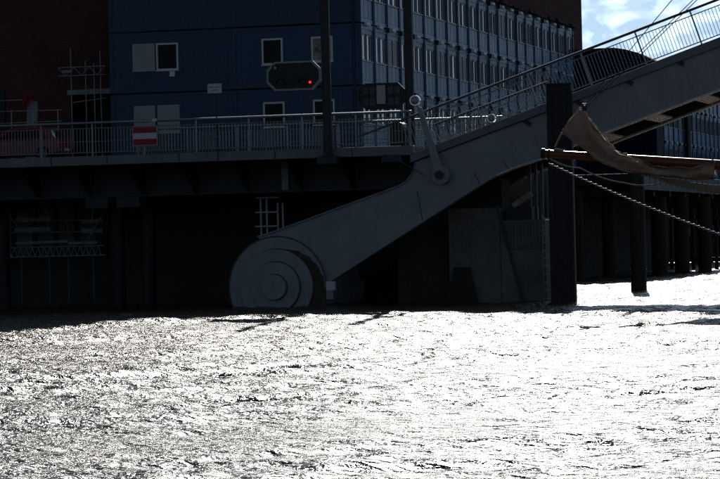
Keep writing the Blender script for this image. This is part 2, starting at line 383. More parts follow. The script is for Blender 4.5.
# -- shared meshes (built in the frame of a container: origin at its lower front corner)
def corr_front():          # long corrugated side facing -Y, frame included
    c = MB(); L = CL - 0.02
    c.box((0, 0.0, 0), (L, 0.14, 0.16)); c.box((0, 0.0, CH-0.13), (L, 0.14, CH))
    c.box((0, -0.004, 0.004), (0.15, 0.15, CH-0.004)); c.box((L-0.15, -0.004, 0.004), (L, 0.15, CH-0.004))
    for zz in (0.002, CH-0.122):
        for xx in (-0.006, L-0.172): c.box((xx, -0.012, zz), (xx+0.178, 0.166, zz+0.12))
    x = 0.15; xs = [(0.15, 0.042)]
    while x < L - 0.16:
        for dxx, yy in ((0.07, 0.042), (0.035, 0.026), (0.07, 0.026), (0.035, 0.042)):
            x += dxx; xs.append((min(x, L-0.15), yy))
    n = len(xs)
    c.add([(a, b, 0.16) for a, b in xs] + [(a, b, CH-0.13) for a, b in xs], [(i, i+1, n+i+1, n+i) for i in range(n-1)])
    c.box((0.02, 0.16, 0.02), (L-0.02, 2.40, CH-0.02))
    return c
def end_panel(L=CL):       # short end facing +X at x = 0, spreading along Y
    c = MB()
    c.box((-0.16, 0.0, 0), (0.0, CW-0.02, 0.17)); c.box((-0.16, 0.0, CH-0.22), (0.0, CW-0.02, CH))
    c.box((-0.16, 0.004, 0.004), (0.055, 0.11, CH-0.004)); c.box((-0.16, CW-0.13, 0.004), (0.03, CW-0.024, CH-0.004))
    # wall round the window opening, with its three lower panels
    w0, w1, zb, zt = 0.28, 2.12, 1.12, 2.36
    c.box((-0.16, 0.11, 0.17), (-0.03, CW-0.13, zb)); c.box((-0.16, 0.11, zt), (-0.03, CW-0.13, CH-0.22))
    c.box((-0.16, 0.11, zb), (-0.03, w0, zt)); c.box((-0.16, w1, zb), (-0.03, CW-0.13, zt))
    c.box((-0.16, 1.16, zb), (-0.03, 1.24, zt))
    for k in range(3):
        a = 0.15 + k*0.72; c.box((-0.03, a, 0.22), (-0.016, a + 0.66, zb - 0.06))
    c.box((-L+0.02, 0.02, 0.02), (-0.16, CW-0.04, CH-0.02))
    return c
def win_end():
    c = MB()
    for a, b in ((0.28, 1.16), (1.24, 2.12)):
        c.box((-0.13, a, 1.12), (-0.075, a+0.07, 2.36)); c.box((-0.13, b-0.07, 1.12), (-0.075, b, 2.36))
        c.box((-0.13, a+0.07, 1.12), (-0.075, b-0.07, 1.19)); c.box((-0.13, a+0.07, 2.29), (-0.075, b-0.07, 2.36))
    c.box((-0.07, 0.24, 1.085), (0.035, 2.16, 1.118))
    return c
def pane_end(): return MB().add([(-0.10, 0.0, 1.19), (-0.10, 0.74, 1.19), (-0.10, 0.74, 2.29), (-0.10, 0.0, 2.29), (-0.115, 0.0, 1.19), (-0.115, 0.74, 1.19), (-0.115, 0.74, 2.29), (-0.115, 0.0, 2.29)],
                              [(0,1,2,3),(7,6,5,4),(0,4,5,1),(1,5,6,2),(2,6,7,3),(3,7,4,0)])
def shutter_end():
    c = MB()
    for k in range(20):
        z = 1.19 + k*0.055; c.box((-0.09, 0.0, z+0.004), (-0.055 - 0.008*(k % 2), 0.74, z+0.055))
    return c
def tab_end(): return MB().box((0.0, 0.66, -0.05), (0.13, 1.36, 0.09))
def lump_end(): return MB().box((0.0, -0.13, -0.12), (0.17, 0.13, 0.10))
def proto(mb, name, m, bevel=0):
    o = mb.build(name, m, None, bevel); COL.objects.unlink(o); return o
A_front = proto(corr_front(), 'container', blue)
A_end = proto(end_panel(), 'container', blue)
A_win = proto(win_end(), 'window_frame', white)
A_pane = proto(pane_end(), 'pane', glass)
A_shut = proto(shutter_end(), 'roller_shutter', shut)
A_tab = proto(tab_end(), 'rain_hood', tabm)
A_lump = proto(lump_end(), 'corner_bracket', black)

def side_block(th, u, v0, n, shutters, storeys=3):
    o0 = ORG[th.name]
    for s in range(storeys):
        for k in range(n):
            c = inst('container', A_end, th, Vector((u, v0 + k*CW + 0.01, ST0 + s*STH)) - o0)
            c.location.x += random.uniform(-0.012, 0.012)
            inst('window_frame', A_win, c, (0, 0, 0))
            for j, a in enumerate((0.35, 1.31)):
                if (s, k) in shutters: inst('roller_shutter', A_shut, c, (0, a, 0))
                else:
                    p = inst('pane', A_pane, c, (0, a, 0)); p.rotation_euler.z = random.uniform(-0.012, 0.012)
            hx = random.uniform(-0.1, 0.1)
            inst('rain_hood', A_tab, c, (0, hx, CH + 0.0))
            if random.random() < (0.85 if 5 < k < 13 else 0.35): inst('corner_bracket', A_lump, c, (0, random.uniform(-0.05, 0.1), CH - 0.02))

blk = thing('container_office', (UR, VF, STREET), 'three-storey site office of stacked blue containers behind the fixed bridge', 'building')
NB = 21
side_block(blk, UR, VF, NB, {(1, 2), (1, 6), (2, 12), (0, 4), (1, 8), (1, 16)})
# front: two long containers per storey
WF = {}
def front_window(parent_c, o, xw, zw, w, h, kind):
    c = MB(); t = 0.085
    c.box((xw, -0.03, zw), (xw+t, 0.05, zw+h)); c.box((xw+w-t, -0.03, zw), (xw+w, 0.05, zw+h)); c.box((xw+t, -0.03, zw+h-t), (xw+w-t, 0.05, zw+h)); c.box((xw+t, -0.03, zw), (xw+w-t, 0.05, zw+t))
    c.box((xw-0.04, -0.07, zw-0.035), (xw+w+0.04, 0.02, zw-0.002))
    def put(mb, name, mm):
        ob = proto(mb, name, mm); i = inst(name, ob, parent_c, (0, 0, 0)); return i
    put(c, 'window_frame', white if kind != 'shut' else shut)
    if kind == 'shut':
        g = MB()
        nsl = int((h - 2*t) / 0.06)
        for k in range(nsl): g.box((xw+t, -0.018 - 0.006*(k % 2), zw+t+k*(h-2*t)/nsl+0.003), (xw+w-t, 0.02, zw+t+(k+1)*(h-2*t)/nsl))
        put(g, 'roller_shutter', shut)
    else:
        put(MB().box((xw+t, 0.0, zw+t), (xw+w-t, 0.018, zw+h-t)), 'pane', curtain if kind == 'curtain' else glass_f)
xL = UL + 0.13
fronts = []
for s in range(3):
    for j in range(2):
        x = xL + j*CL
        c = inst('container', A_front, blk, Vector((x, VF - 0.03, ST0 + s*STH)) - ORG[blk.name])
        fronts.append((s, j, c, x, ST0 + s*STH))
FW_PX = [(1, 0, 133, 44, 155, 71, 'shut'), (1, 0, 156.5, 43, 178.5, 70.5, 'win'), (0, 0, 134.5, 106, 155.5, 134, 'shut'), (0, 0, 158, 105, 180, 133, 'shut'),
         (1, 1, 262, 38.5, 283, 65, 'win'), (1, 1, 311.5, 36.5, 333, 62, 'curtain'), (0, 1, 263.5, 102, 285, 127.5, 'win'), (0, 1, 313.5, 99.5, 335, 125, 'win')]
for s, j, xa, ya, xb, yb, kind in FW_PX:
    for (fs, fj, c, x, z) in fronts:
        if (fs, fj) == (s, j):
            pa = P(xa, (ya+yb)/2, VF); pb = P(xb, (ya+yb)/2, VF); zt = P((xa+xb)/2, ya, VF).z; zb = P((xa+xb)/2, yb, VF).z
            front_window(c, None, pa.x - x, zb - z, pb.x - pa.x, zt - zb, kind)
p = P(173, 74, VF)
MB().box((p.x-0.12, VF-0.14, p.z-0.12), (p.x+0.12, VF-0.03, p.z+0.12)).build('vent_cap', tabm, blk)
MB().box((UL+0.1, VF-0.12, ST0+3*STH-0.06), (UR+0.02, VF+NB*CW+0.1, ST0+3*STH+0.1)).build('roof', roof_m, blk)
rf = MB()
for k in range(46):
    y = VF + 0.3 + k*1.12; rf.box((UR-0.3, y, ST0+3*STH+0.1), (UR+random.uniform(0.12, 0.32), y+random.uniform(0.6, 1.1), ST0+3*STH+random.uniform(0.16, 0.34)))
rf.build('eaves_strip', roof_m, blk, kind='stuff')
for k in range(9):
    y = VF + 0.4 + k*6.0
    for xx in (UR-0.5, UL+0.6): MB().box((xx-0.25, y, STREET), (xx+0.25, y+0.5, ST0)).build('foundation_block', conc, blk)
MB().tube([(UR-0.3, VF-0.09, ST0), (UR-0.3, VF-0.09, ST0+3*STH)], 0.045).build('downpipe', blue2, blk)

blk2 = thing('container_office', (UR-1.4, 112, STREET), 'farther stack of blue office containers glimpsed below the raised bridge leaf', 'building')
side_block(blk2, UR-1.4, 96.0, 22, {(0, 4), (1, 9), (1, 12)})
MB().box((UR-7.4, 95.9, ST0+3*STH-0.06), (UR-1.3, 96+22*CW+0.1, ST0+3*STH+0.1)).build('roof', roof_m, blk2)
MB().box((UR-1.42, 121.0, STREET), (UR-1.1, 122.3, ST0+3*STH)).build('dark_gap_strip', navy, blk2)  # the dark gap in the stack, painted as a navy strip
for k in range(9):
    y = 96.4 + k*6; MB().box((UR-2.2, y, STREET), (UR-1.7, y+0.5, ST0)).build('foundation_block', conc, blk2)

# ---- arched hall
hall = thing('arched_hall', (-8, 74, STREET), 'dark navy hall with curved roof beyond the end of the container offices', 'building')
hv = 74.0
top = [Q(560, 53, hv), Q(580, 52.5, hv), Q(600, 51, hv), Q(615, 50.5, hv), Q(626, 52, hv), Q(637, 55, hv), Q(647, 59, hv), Q(655, 63, hv)]
top = [(top[0][0]-8, top[0][1]-2.2), (top[0][0]-4, top[0][1]-0.6)] + top
MB().prism(top + [(top[-1][0], STREET), (top[0][0], STREET)], hv, hv+2.5).build('wall', navy, hall)
MB().strip([(x, z+0.16) for x, z in top], 0.15, hv-0.35, hv+2.8).build('roof', roof_m, hall)
for k in range(28):
    x = top[0][0] + 0.4 + k*0.62
    if x > top[-1][0] - 0.1: break
    zt = np.interp(x, [q[0] for q in top], [q[1] for q in top]) - 0.1
    MB().box((x, hv-0.06, STREET), (x+0.1, hv-0.002, zt)).build('wall_rib', navy, hall)

# ================================================================== FIXED APPROACH BRIDGE
DECK = 6.30; BW = 6.4
ax0 = -34.0; ax1 = Q(413, 152, 0)[0]
ab = thing('fixed_bridge', (-8, 3, 0), 'dark grey fixed bridge span with bracketed girder left of the raised leaf', 'bridge')
MB().box((ax0, 0.345, 6.0), (ax1, QV + 0.5, DECK)).build('deck_slab', asphalt, ab)
MB().box((ax0, 0.0, 5.98), (ax1, 0.34, DECK+0.06)).build('edge_beam', steel_m2, ab, bevel=0.015)
gz0 = P(200, 193.2, 2.6).z; WV = 2.6
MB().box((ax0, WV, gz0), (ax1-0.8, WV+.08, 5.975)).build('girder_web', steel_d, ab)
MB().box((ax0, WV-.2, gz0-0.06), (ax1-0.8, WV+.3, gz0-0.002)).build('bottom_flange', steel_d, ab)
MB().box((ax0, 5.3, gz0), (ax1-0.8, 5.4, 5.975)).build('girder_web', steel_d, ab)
for px in np.arange(-43, 410, 52.5):
    x = Q(px + 30, 175, WV)[0]
    if x < ax1 - 1.0:
        b = MB()
        b.add([(x, 0.1, 5.97), (x, WV-.005, 5.97), (x, WV-.005, gz0+0.002), (x, WV-.35, gz0+0.002), (x+0.05, 0.1, 5.97), (x+0.05, WV-.005, 5.97), (x+0.05, WV-.005, gz0+0.002), (x+0.05, WV-.35, gz0+0.002)],
              [(0,1,2,3),(7,6,5,4),(0,4,5,1),(1,5,6,2),(2,6,7,3),(3,7,4,0)])
        b.build('bracket', pole_m, ab)
x = Q(286, 180, WV)[0]
MB().box((x-0.14, WV-.15, gz0+0.03), (x+0.14, WV-.01, 5.97)).build('stiffener', steel, ab)
for px in (-5, 51, 107, 179, 218, 275, 352):
    x = Q(px, 160, 0)[0]; MB().box((x-0.02, -0.012, 5.93), (x+0.02, -0.001, DECK+0.05)).build('joint_plate', black, ab)
# supports
for px in (3, 118, 149):
    p = P(px, 250, 5.0); MB().tube([(p.x, 5.0, -2), (p.x, 5.0, gz0-0.2)], 0.30, 14).build('column', pile_m, ab)
    MB().box((p.x-0.5, WV-.1, gz0-0.5), (p.x+0.5, 7, gz0-0.062)).build('bearing_beam', steel_d, ab)
# bridge railing
def railing(name, label, p0, p1, z, npost_step, style, mt_top, mt, first=0.0):
    """p0, p1: ends of the foot line (Vector); posts stand square to it."""
    d = (p1 - p0); L = d.length; d.normalize(); up = Vector((-d.z, 0, d.x))
    th = thing(name, p0, label, 'railing')
    lo = lambda t, h: p0 + d*t + up*h
    H = 1.40 if style == 'leaf' else 1.36
    r_top = H; r_sec = H - 0.22; r_bot = 0.10 if style == 'leaf' else 0.14
    MB().tube([lo(0, r_top), lo(L, r_top)], 0.055, 8).build('handrail', mt_top, th)
    MB().tube([lo(0, r_sec), lo(L, r_sec)], 0.022, 6).build('upper_rail', mt, th)
    MB().tube([lo(0, r_bot), lo(L, r_bot)], 0.024, 6).build('lower_rail', mt, th)
    if style != 'leaf': MB().tube([lo(0, 0.60), lo(L, 0.60)], 0.016, 6).build('middle_rail', mt, th)
    pm_ = MB().bar(lo(0, -0.05), lo(0, r_top-0.045), 0.06, 0.045).build('post', mt, th)
    t = first; k = 0
    bal = MB().bar(lo(0, r_bot), lo(0, r_sec), 0.02, 0.02).build('baluster', mt, th)
    posts = []
    while t < L:
        if k == 0: pm_.location = d*t
        else: inst('post', pm_, th, d*t)
        posts.append(t); t += npost_step; k += 1
    t = 0.07; k = 0
    while t < L - 0.05:
        if min(abs(t - q) for q in posts) > 0.05:
            if k == 0: bal.location = d*t
            else: inst('baluster', bal, th, d*t)
            k += 1
        t += 0.137
    return th
railing('bridge_railing', 'grey baluster railing along the near edge of the fixed bridge', Vector((ax0+13, 0.12, DECK+0.06)), Vector((ax1-0.05, 0.12, DECK+0.06)), DECK, 2.25, 'deck', rail_m, rail_m, 0.65)
railing('bridge_railing', 'grey railing along the far edge of the fixed bridge deck', Vector((-12, BW+0.3, DECK)), Vector((ax1+2.2, BW+0.3, DECK)), DECK, 2.25, 'deck', rail_m, rail_m, 0.3)

# ================================================================== BASCULE LEAF
lf = thing('bascule_leaf', (P(441, 175, 0).x, 0, P(441, 175, 0).z), 'raised grey steel bascule leaf with round counterweight dipping into the water', 'bridge')
LW = 5.8
def ext(pts):   # straight continuation of the leaf beyond the frame
    (xa, za), (xb, zb) = pts[-2], pts[-1]; t = 7.0 / (xb - xa); return pts + [(xb + (xb-xa)*t, zb + (zb-za)*t)]
topl = ext([Q(410, 154, 0), Q(570, 94, 0), Q(720, 37, 0)])
FT = 0.34
webtop = [(x, z - FT) for x, z in topl]
arm_up = [Q(258, 237.3, .15), Q(275, 232, .15), Q(340, 208, .15), Q(398, 187, .15), Q(406, 182.5, .15), Q(410.5, 177, .15), Q(413.5, 170, .15), Q(415, 163, .15)]
low = ext([Q(328, 282, .15), Q(336, 277, .15), Q(440, 210, .15), Q(484, 182, .15), Q(497, 174.5, .15), Q(512, 168, .15), Q(544, 157, .15), Q(600, 133.8, .15), Q(720, 88.6, .15)])
cw = P(277.4, 287, 0.0); cwx, cwz = cw.x, cw.z; RW = 51/24.6
web = arm_up + [(x + 0.12, z) for x, z in webtop[:1]] + webtop[1:] + low[::-1] + [(cwx + 0.6, cwz - 0.3), (cwx - 0.4, cwz + 1.6)]
MB().prism(web, 0.15, 0.42).build('near_girder', steel, lf, bevel=0.012)
lweb = [(x, z) for x, z in webtop] + low[::-1][:6]
MB().prism(lweb, LW - 0.27, LW).build('far_girder', steel, lf)
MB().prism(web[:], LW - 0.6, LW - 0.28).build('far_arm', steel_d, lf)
MB().strip(topl, FT, 0.0, 0.5).build('deck_edge', steel_m2, lf, bevel=0.015)
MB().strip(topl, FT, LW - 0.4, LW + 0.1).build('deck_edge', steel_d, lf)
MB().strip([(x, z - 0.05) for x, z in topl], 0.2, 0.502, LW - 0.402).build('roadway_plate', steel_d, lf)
fl = low[4:]
MB().strip([(x, z + 0.0) for x, z in fl], 0.06, 0.02, 0.58).build('bottom_flange', steel_l, lf)
MB().strip([(x, z + 0.0) for x, z in fl], 0.06, LW - 0.42, LW + 0.12).build('bottom_flange', steel_l, lf)
MB().strip([(x, z + 0.0) for x, z in low[:5]], 0.05, 0.06, 0.52).build('arm_flange', steel, lf)
MB().strip([(x, z + 0.05) for x, z in arm_up], 0.05, 0.06, 0.52).build('arm_flange', steel, lf)
# cross beams, stiffeners and deck brackets
dl = Vector((low[-1][0]-low[-2][0], 0, low[-1][1]-low[-2][1])).normalized(); upl = Vector((-dl.z, 0, dl.x))
def lowz(x): return float(np.interp(x, [q[0] for q in low], [q[1] for q in low]))
def topz(x): return float(np.interp(x, [q[0] for q in topl], [q[1] for q in topl]))
for i, px in enumerate(np.arange(536, 1000, 51.5)):
    x = P(px, 110, 0.15).x
    a = Vector((x, 0, lowz(x) + 0.02)); e = a + dl*0.56
    c = MB(); pts = [a, e, e + upl*0.06, a + upl*0.06]
    c.add([(q.x, 0.585, q.z) for q in pts] + [(q.x, LW-0.425, q.z) for q in pts], [(0,1,2,3),(7,6,5,4),(0,4,5,1),(1,5,6,2),(2,6,7,3),(3,7,4,0)])
    mid = a + dl*0.2; pts = [mid + upl*0.062, mid + dl*0.03 + upl*0.062, mid + dl*0.03 + upl*1.75, mid + upl*1.75]
    c.add([(q.x, 0.45, q.z) for q in pts] + [(q.x, LW-0.3, q.z) for q in pts], [(0,1,2,3),(7,6,5,4),(0,4,5,1),(1,5,6,2),(2,6,7,3),(3,7,4,0)])
    c.build('cross_beam', steel_l, lf)
    s0 = a + dl*0.2 + upl*0.05; s1 = s0 + upl*1.55
    MB().bar((s0.x, 0.14, s0.z), (s1.x, 0.14, s1.z), 0.025, 0.02).build('stiffener', steel, lf)
    b0 = s1 + upl*0.08
    MB().bar((b0.x-0.25, 0.10, b0.z-0.05), (b0.x+0.12, 0.10, b0.z-0.30), 0.16, 0.10).build('deck_bracket', black, lf)
for px, y0_, y1_ in ((417, 191, 228), (474, 172, 186), (503, 160, 171)):
    a = P(px, y0_, .14); e = P(px+7, y1_, .14); MB().bar(a, e, 0.02, 0.02).build('weld_seam', steel_d, lf)
# stepped counterweight drum
def disc(r, y0, y1, m_, name, n=72):
    c = MB(); vs0 = [(cwx + r*math.cos(2*math.pi*k/n), y0, cwz + r*math.sin(2*math.pi*k/n)) for k in range(n)]
    vs1 = [(x, y1, z) for x, _, z in vs0]
    c.add(vs0, [tuple(range(n))]); c.add(vs1, [tuple(range(n-1, -1, -1))]); c.add(vs0+vs1, [(k, k+n, (k+1)%n+n, (k+1)%n) for k in range(n)], True)
    return c.build(name, m_, lf, bevel=0.025)
def shadow_ring(r, y):
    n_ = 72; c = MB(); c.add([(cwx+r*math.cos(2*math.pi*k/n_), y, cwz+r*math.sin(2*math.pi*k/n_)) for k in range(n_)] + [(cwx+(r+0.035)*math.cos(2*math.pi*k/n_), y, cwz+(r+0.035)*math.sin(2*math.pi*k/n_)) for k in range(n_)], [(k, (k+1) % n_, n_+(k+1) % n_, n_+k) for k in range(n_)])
    c.build('shadow_gap_ring', black, lf)  # flat black ring: the shadow gap round each step painted on
shadow_ring(RW*0.735, -0.006); shadow_ring(RW*0.488, -0.174); shadow_ring(RW*0.243, -0.364)
n_ = 72; MB().tube([(cwx+(RW-0.03)*math.cos(2*math.pi*k/n_), -0.01, cwz+(RW-0.03)*math.sin(2*math.pi*k/n_)) for k in range(n_+1)], 0.022, 6, cap=False).build('drum_rim', steel_d, lf)
disc(RW, 0.0, LW, steel, 'counterweight_drum'); disc(RW*0.735, -0.17, -0.002, steel, 'drum_step'); disc(RW*0.488, -0.36, -0.172, steel, 'drum_step'); disc(RW*0.243, -0.56, -0.362, steel, 'drum_hub')
st = MB(); n = 28
angs = np.linspace(R(78), R(-40), n); wob = [0.012*math.sin(k*1.7)+0.010*math.sin(k*3.1) for k in range(n)]
rad = [RW*(0.745 + 0.225*max(0.0, math.sin(min(1.0, k/(n-1)*1.25)*math.pi/2))**1.1 + wob[k]*min(1, k/6)) for k in range(n)]
outer = [(cwx + min(r_, RW*0.985)*math.cos(a), cwz + min(r_, RW*0.985)*math.sin(a)) for a, r_ in zip(angs, rad)]
inner = [(cwx + RW*0.72*math.cos(a), cwz + RW*0.72*math.sin(a)) for a in angs]
st.add([(x, -0.004, z) for x, z in outer] + [(x, -0.004, z) for x, z in inner], [(i, i+1, n+i+1, n+i) for i in range(n-1)])
st.build('algae_film', algae, lf)
a = P(327, 281.5, 0.1); e = P(336, 290, 0.1)
MB().box((a.x, -0.05, e.z), (e.x, 0.14, a.z)).build('white_plate', white_p, lf)
e2 = P(334, 299, 0.1); MB().box((a.x, -0.03, e2.z), (e2.x, 0.13, e.z-0.003)).build('lower_plate', steel, lf)
# lever with eye plate
pe = P(441, 175, -0.05); pt = P(420, 108, -0.05)
lv = MB(); n = 32
for r, y0, y1 in ((0.37, -0.16, 0.148),):
    v0 = [(pe.x + r*math.cos(2*math.pi*k/n), y0, pe.z + r*math.sin(2*math.pi*k/n)) for k in range(n)]; v1 = [(x, y1, z) for x, _, z in v0]
    lv.add(v0, [tuple(range(n))]); lv.add(v1, [tuple(range(n-1,-1,-1))]); lv.add(v0+v1, [(k, k+n, (k+1)%n+n, (k+1)%n) for k in range(n)], True)
dv = (pt - pe); dv.normalize(); sd = Vector((-dv.z, 0, dv.x))
q = [pe - sd*0.20, pe + sd*0.20, pt + sd*0.085, pt - sd*0.085]
lv.prism([(p_.x, p_.z) for p_ in q], -0.20, -0.06)
lv.build('lever_arm', steel, lf, bevel=0.02)
MB().tube([(pe.x-0.04, -0.30, pe.z), (pe.x-0.04, -0.15, pe.z)], 0.17, 24).build('lever_pin', steel_d, lf, bevel=0.015)
MB().tube([P(424, 175, -.02), P(398, 160, -.02), P(385, 154, -.02)], 0.02, 6).build('brake_rod', rail_d, lf)

# leaf railings
tdir = Vector((topl[1][0]-topl[0][0], 0, topl[1][1]-topl[0][1])).normalized()
foot0 = Vector((topl[0][0], 0.14, topl[0][1])); foot1 = Vector((topl[-1][0], 0.14, topl[-1][1]))
near_r = railing('leaf_railing', 'sloping baluster railing along the near edge of the raised leaf', foot0 - tdir*0.0, foot1, 0, 2.3, 'leaf', rail_d, rail_m, 0.9)
far_r = railing('leaf_railing', 'short sloping railing on the far side of the raised leaf beside its lower end', foot0 + Vector((0.0, LW-0.3, 0)), foot0 + tdir*5.2 + Vector((0, LW-0.3, 0)), 0, 2.3, 'leaf', rail_d, rail_m, 0.4)
tail0 = foot0 + Vector((-tdir.z, 0, tdir.x))*1.40; MB().tube([tail0 - tdir*1.9, tail0], 0.045, 8).build('handrail', rail_d, near_r)

def round_lamp(px, py, v, r, label, foot):
    p = P(px, py, v); th = thing('round_lamp', p, label, 'lamp'); n = 28
    def ring(r0, y0, y1):
        c = MB(); v0 = [(p.x + r0*math.cos(2*math.pi*k/n), y0, p.z + r0*math.sin(2*math.pi*k/n)) for k in range(n)]; v1 = [(x, y1, z) for x, _, z in v0]
        c.add(v0, [tuple(range(n))]); c.add(v1, [tuple(range(n-1,-1,-1))]); c.add(v0+v1, [(k, k+n, (k+1)%n+n, (k+1)%n) for k in range(n)], True); return c
    ring(r, v-0.06, v+0.12).build('rim', chrome, th, bevel=0.03)
    dm = MB(); vs = []; fs = []; m_ = 6
    for i in range(m_+1):
        for k in range(n):
            a = i/m_*math.pi/2; vs.append((p.x + r*0.82*math.cos(a)*math.cos(2*math.pi*k/n), v-0.062-0.10*math.sin(a), p.z + r*0.82*math.cos(a)*math.sin(2*math.pi*k/n)))
    for i in range(m_):
        for k in range(n): fs.append((i*n+k, i*n+(k+1)%n, (i+1)*n+(k+1)%n, (i+1)*n+k))
    dm.add(vs, fs, True); dm.build('lens', lens_m, th)
    MB().bar((p.x, v+0.05, p.z-r*0.8), (foot.x, foot.y, foot.z), 0.05).build('bracket', rail_d, th)
round_lamp(415, 100.5, -0.12, 0.21, 'round chrome-rimmed lamp at the top of the slanting lever', pt)
round_lamp(491.5, 118.3, 0.0, 0.17, 'small round lamp low on the leaf railing above the deck edge', P(494, 125, 0.1))

# ---- pivot pier
pr = thing('concrete_pier', (P(480, 300, 1.6).x, 4, 0), 'weathered concrete pier under the raised leaf at the waterline', 'pier')
u0 = Q(394, 290, 1.6)[0]; u1 = Q(549, 290, 1.6)[0]; um = Q(449, 260, 1.6)[0]; zt = P(480, 208, 1.6).z
us = Q(500, 240, 1.6)[0]; zs = P(520, 220, 1.6).z
MB().box((um, 1.6, -2), (us, 4.6, zt)).build('pier_block', conc, pr, bevel=0.04)
MB().box((us + 0.003, 1.63, -2), (u1 - 0.1, 4.3, zs)).build('pier_block', conc, pr, bevel=0.04)
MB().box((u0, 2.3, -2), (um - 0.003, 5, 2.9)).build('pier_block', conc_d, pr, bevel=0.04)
q = [Q(455, 267, 1.6), Q(470, 267, 1.6), Q(480, 309, 1.6), Q(445, 309, 1.6)]
MB().prism(q, 1.42, 1.598).build('recess_patch', recess_m, pr, bevel=0.02)  # dark prism in place of a recess, its shade put into the colour
MB().tube([P(497, 206, 1.4), P(523, 300, 1.4)], 0.06, 8).build('raking_strut', steel_d, pr)
c = MB(); x = Q(503, 230, 1.55)[0]; xe = Q(541, 230, 1.55)[0]; za = P(520, 222, 1.55).z; zb = P(520, 249, 1.55).z
xs = []
while x < xe:
    for dxx, yy in ((0.05, 1.60), (0.02, 1.555), (0.05, 1.555), (0.02, 1.60)): x += dxx; xs.append((x, yy))
nn = len(xs); c.add([(a, b, zb) for a, b in xs] + [(a, b, za) for a, b in xs], [(i, i+1, nn+i+1, nn+i) for i in range(nn-1)]); c.build('corrugated_sheet', conc, pr)
MB().bar(P(514, 206, 2.2), P(531, 194, 2.2), 0.2, 0.5).build('prop_board', plank_m, pr)
MB().box((us+0.2, 2.2, zs), (us+1.2, 3.6, zs+0.55)).build('winch_box', black, pr)
for k, px in enumerate((530, 536, 542)): p = P(px, 210, 3.0); MB().box((p.x-0.06, 3.0, zs), (p.x+0.06, 3.1, 6.0)).build('guide_post', rail_d, pr)
MB().box((us-2.0, 3.0, zt), (us-0.2, 4.5, 5.0)).build('bearing_block', conc_d, pr)
x = Q(546.5, 260, 1.3)[0]
ld = thing('steel_ladder', (x, 1.3, 0), 'narrow steel ladder on the pier beside the black box pile', 'ladder')
for sx in (-0.16, 0.16): MB().box((x+sx-0.02, 1.36, -0.6), (x+sx+0.02, 1.40, 3.6)).build('stringer', rail_d, ld)
for k in range(12): MB().box((x-0.14, 1.365, -0.2+k*0.32), (x+0.14, 1.395, -0.17+k*0.32)).build('rung', rail_m, ld)

# small caged ladder behind the drum
p = P(262, 190, 4.2)
cg = thing('service_ladder', (p.x, 4.2, 0), 'pale steel ladder frame hanging under the bridge above the counterweight', 'ladder')
for px in (261, 267, 278, 283): q_ = P(px, 215, 4.2); MB().box((q_.x-0.035, 4.17, -0.5), (q_.x+0.035, 4.24, P(px, 198 if px < 270 else 203, 4.2).z)).build('upright', tube_m, cg)
for py in (198, 212.5, 226.5): a = P(256, py, 4.2); e = P(279, py, 4.2); MB().box((a.x, 4.10, a.z-0.03), (e.x, 4.165, a.z+0.03)).build('crossbar', tube_m, cg)

# ---- scaffold under the bridge
sc = thing('hanging_scaffold', (P(50, 250, 7).x, 7, 2), 'tube and plank scaffold with lattice beam under the bridge at far left', 'scaffold')
sv = 7.4
for px in (-20, 20, 48, 67, 92): q0 = P(px, 200, sv); MB().tube([(q0.x, sv, 0.2), (q0.x, sv, 4.75)], 0.035, 8).build('standard', rail_d, sc)
for ya, xa, xb in ((220, 15, 50), (230, 15, 50), (221.5, 82, 103), (231, 82, 103)): a = P(xa, ya, sv-.2); e = P(xb, ya, sv-.2); MB().box((a.x, sv-0.25, a.z-0.09), (e.x, sv-0.2, a.z+0.09)).build('plank', plank_m, sc)
for xa, xb, ya in ((18, 44, 243), (45, 70, 242), (71, 100, 243)): a = P(xa, ya, sv-.3); e = P(xb, ya, sv-.3); MB().box((a.x, sv-0.6, a.z-0.06), (e.x, sv-0.1, a.z+0.06)).build('plank', plank_m, sc)
bt = P(0, 248, sv-.3).z; bb = P(0, 257.5, sv-.3).z; a = P(-30, 250, sv-.3).x; e = P(105, 250, sv-.3).x
for z in (bt, bb): MB().tube([(a, sv-.3, z), (e, sv-.3, z)], 0.035, 6).build('chord', tube_m, sc)
x = a; k = 0
while x < e - 0.3:
    MB().tube([(x, sv-.3, bb if k % 2 == 0 else bt), (x+0.16 if k % 2 == 0 else x+0.12, sv-.3, bt if k % 2 == 0 else bb)], 0.02, 5).build('lacing', tube_m, sc); x += 0.16 if k % 2 == 0 else 0.12; k += 1
for (xa, ya, xb, yb) in ((88, 239, 104, 213), (92, 219, 94, 202), (0, 202, 17, 226), (41, 203, 50, 218)): MB().tube([P(xa, ya, sv-.4), P(xb, yb, sv-.4)], 0.03, 6).build('brace', tube_m, sc)
for ya in (233.5, 222): MB().tube([P(-20, ya, sv-.05), P(104, ya-2.5, sv-.05)], 0.028, 6).build('ledger', tube_m, sc)
for k in range(5):
    x = P(4+k*21, 220, 8.8).x
    MB().box((x-0.36, 8.72, 2.2), (x+0.36, 8.995, 4.5)).build('formwork_panel', conc, sc)

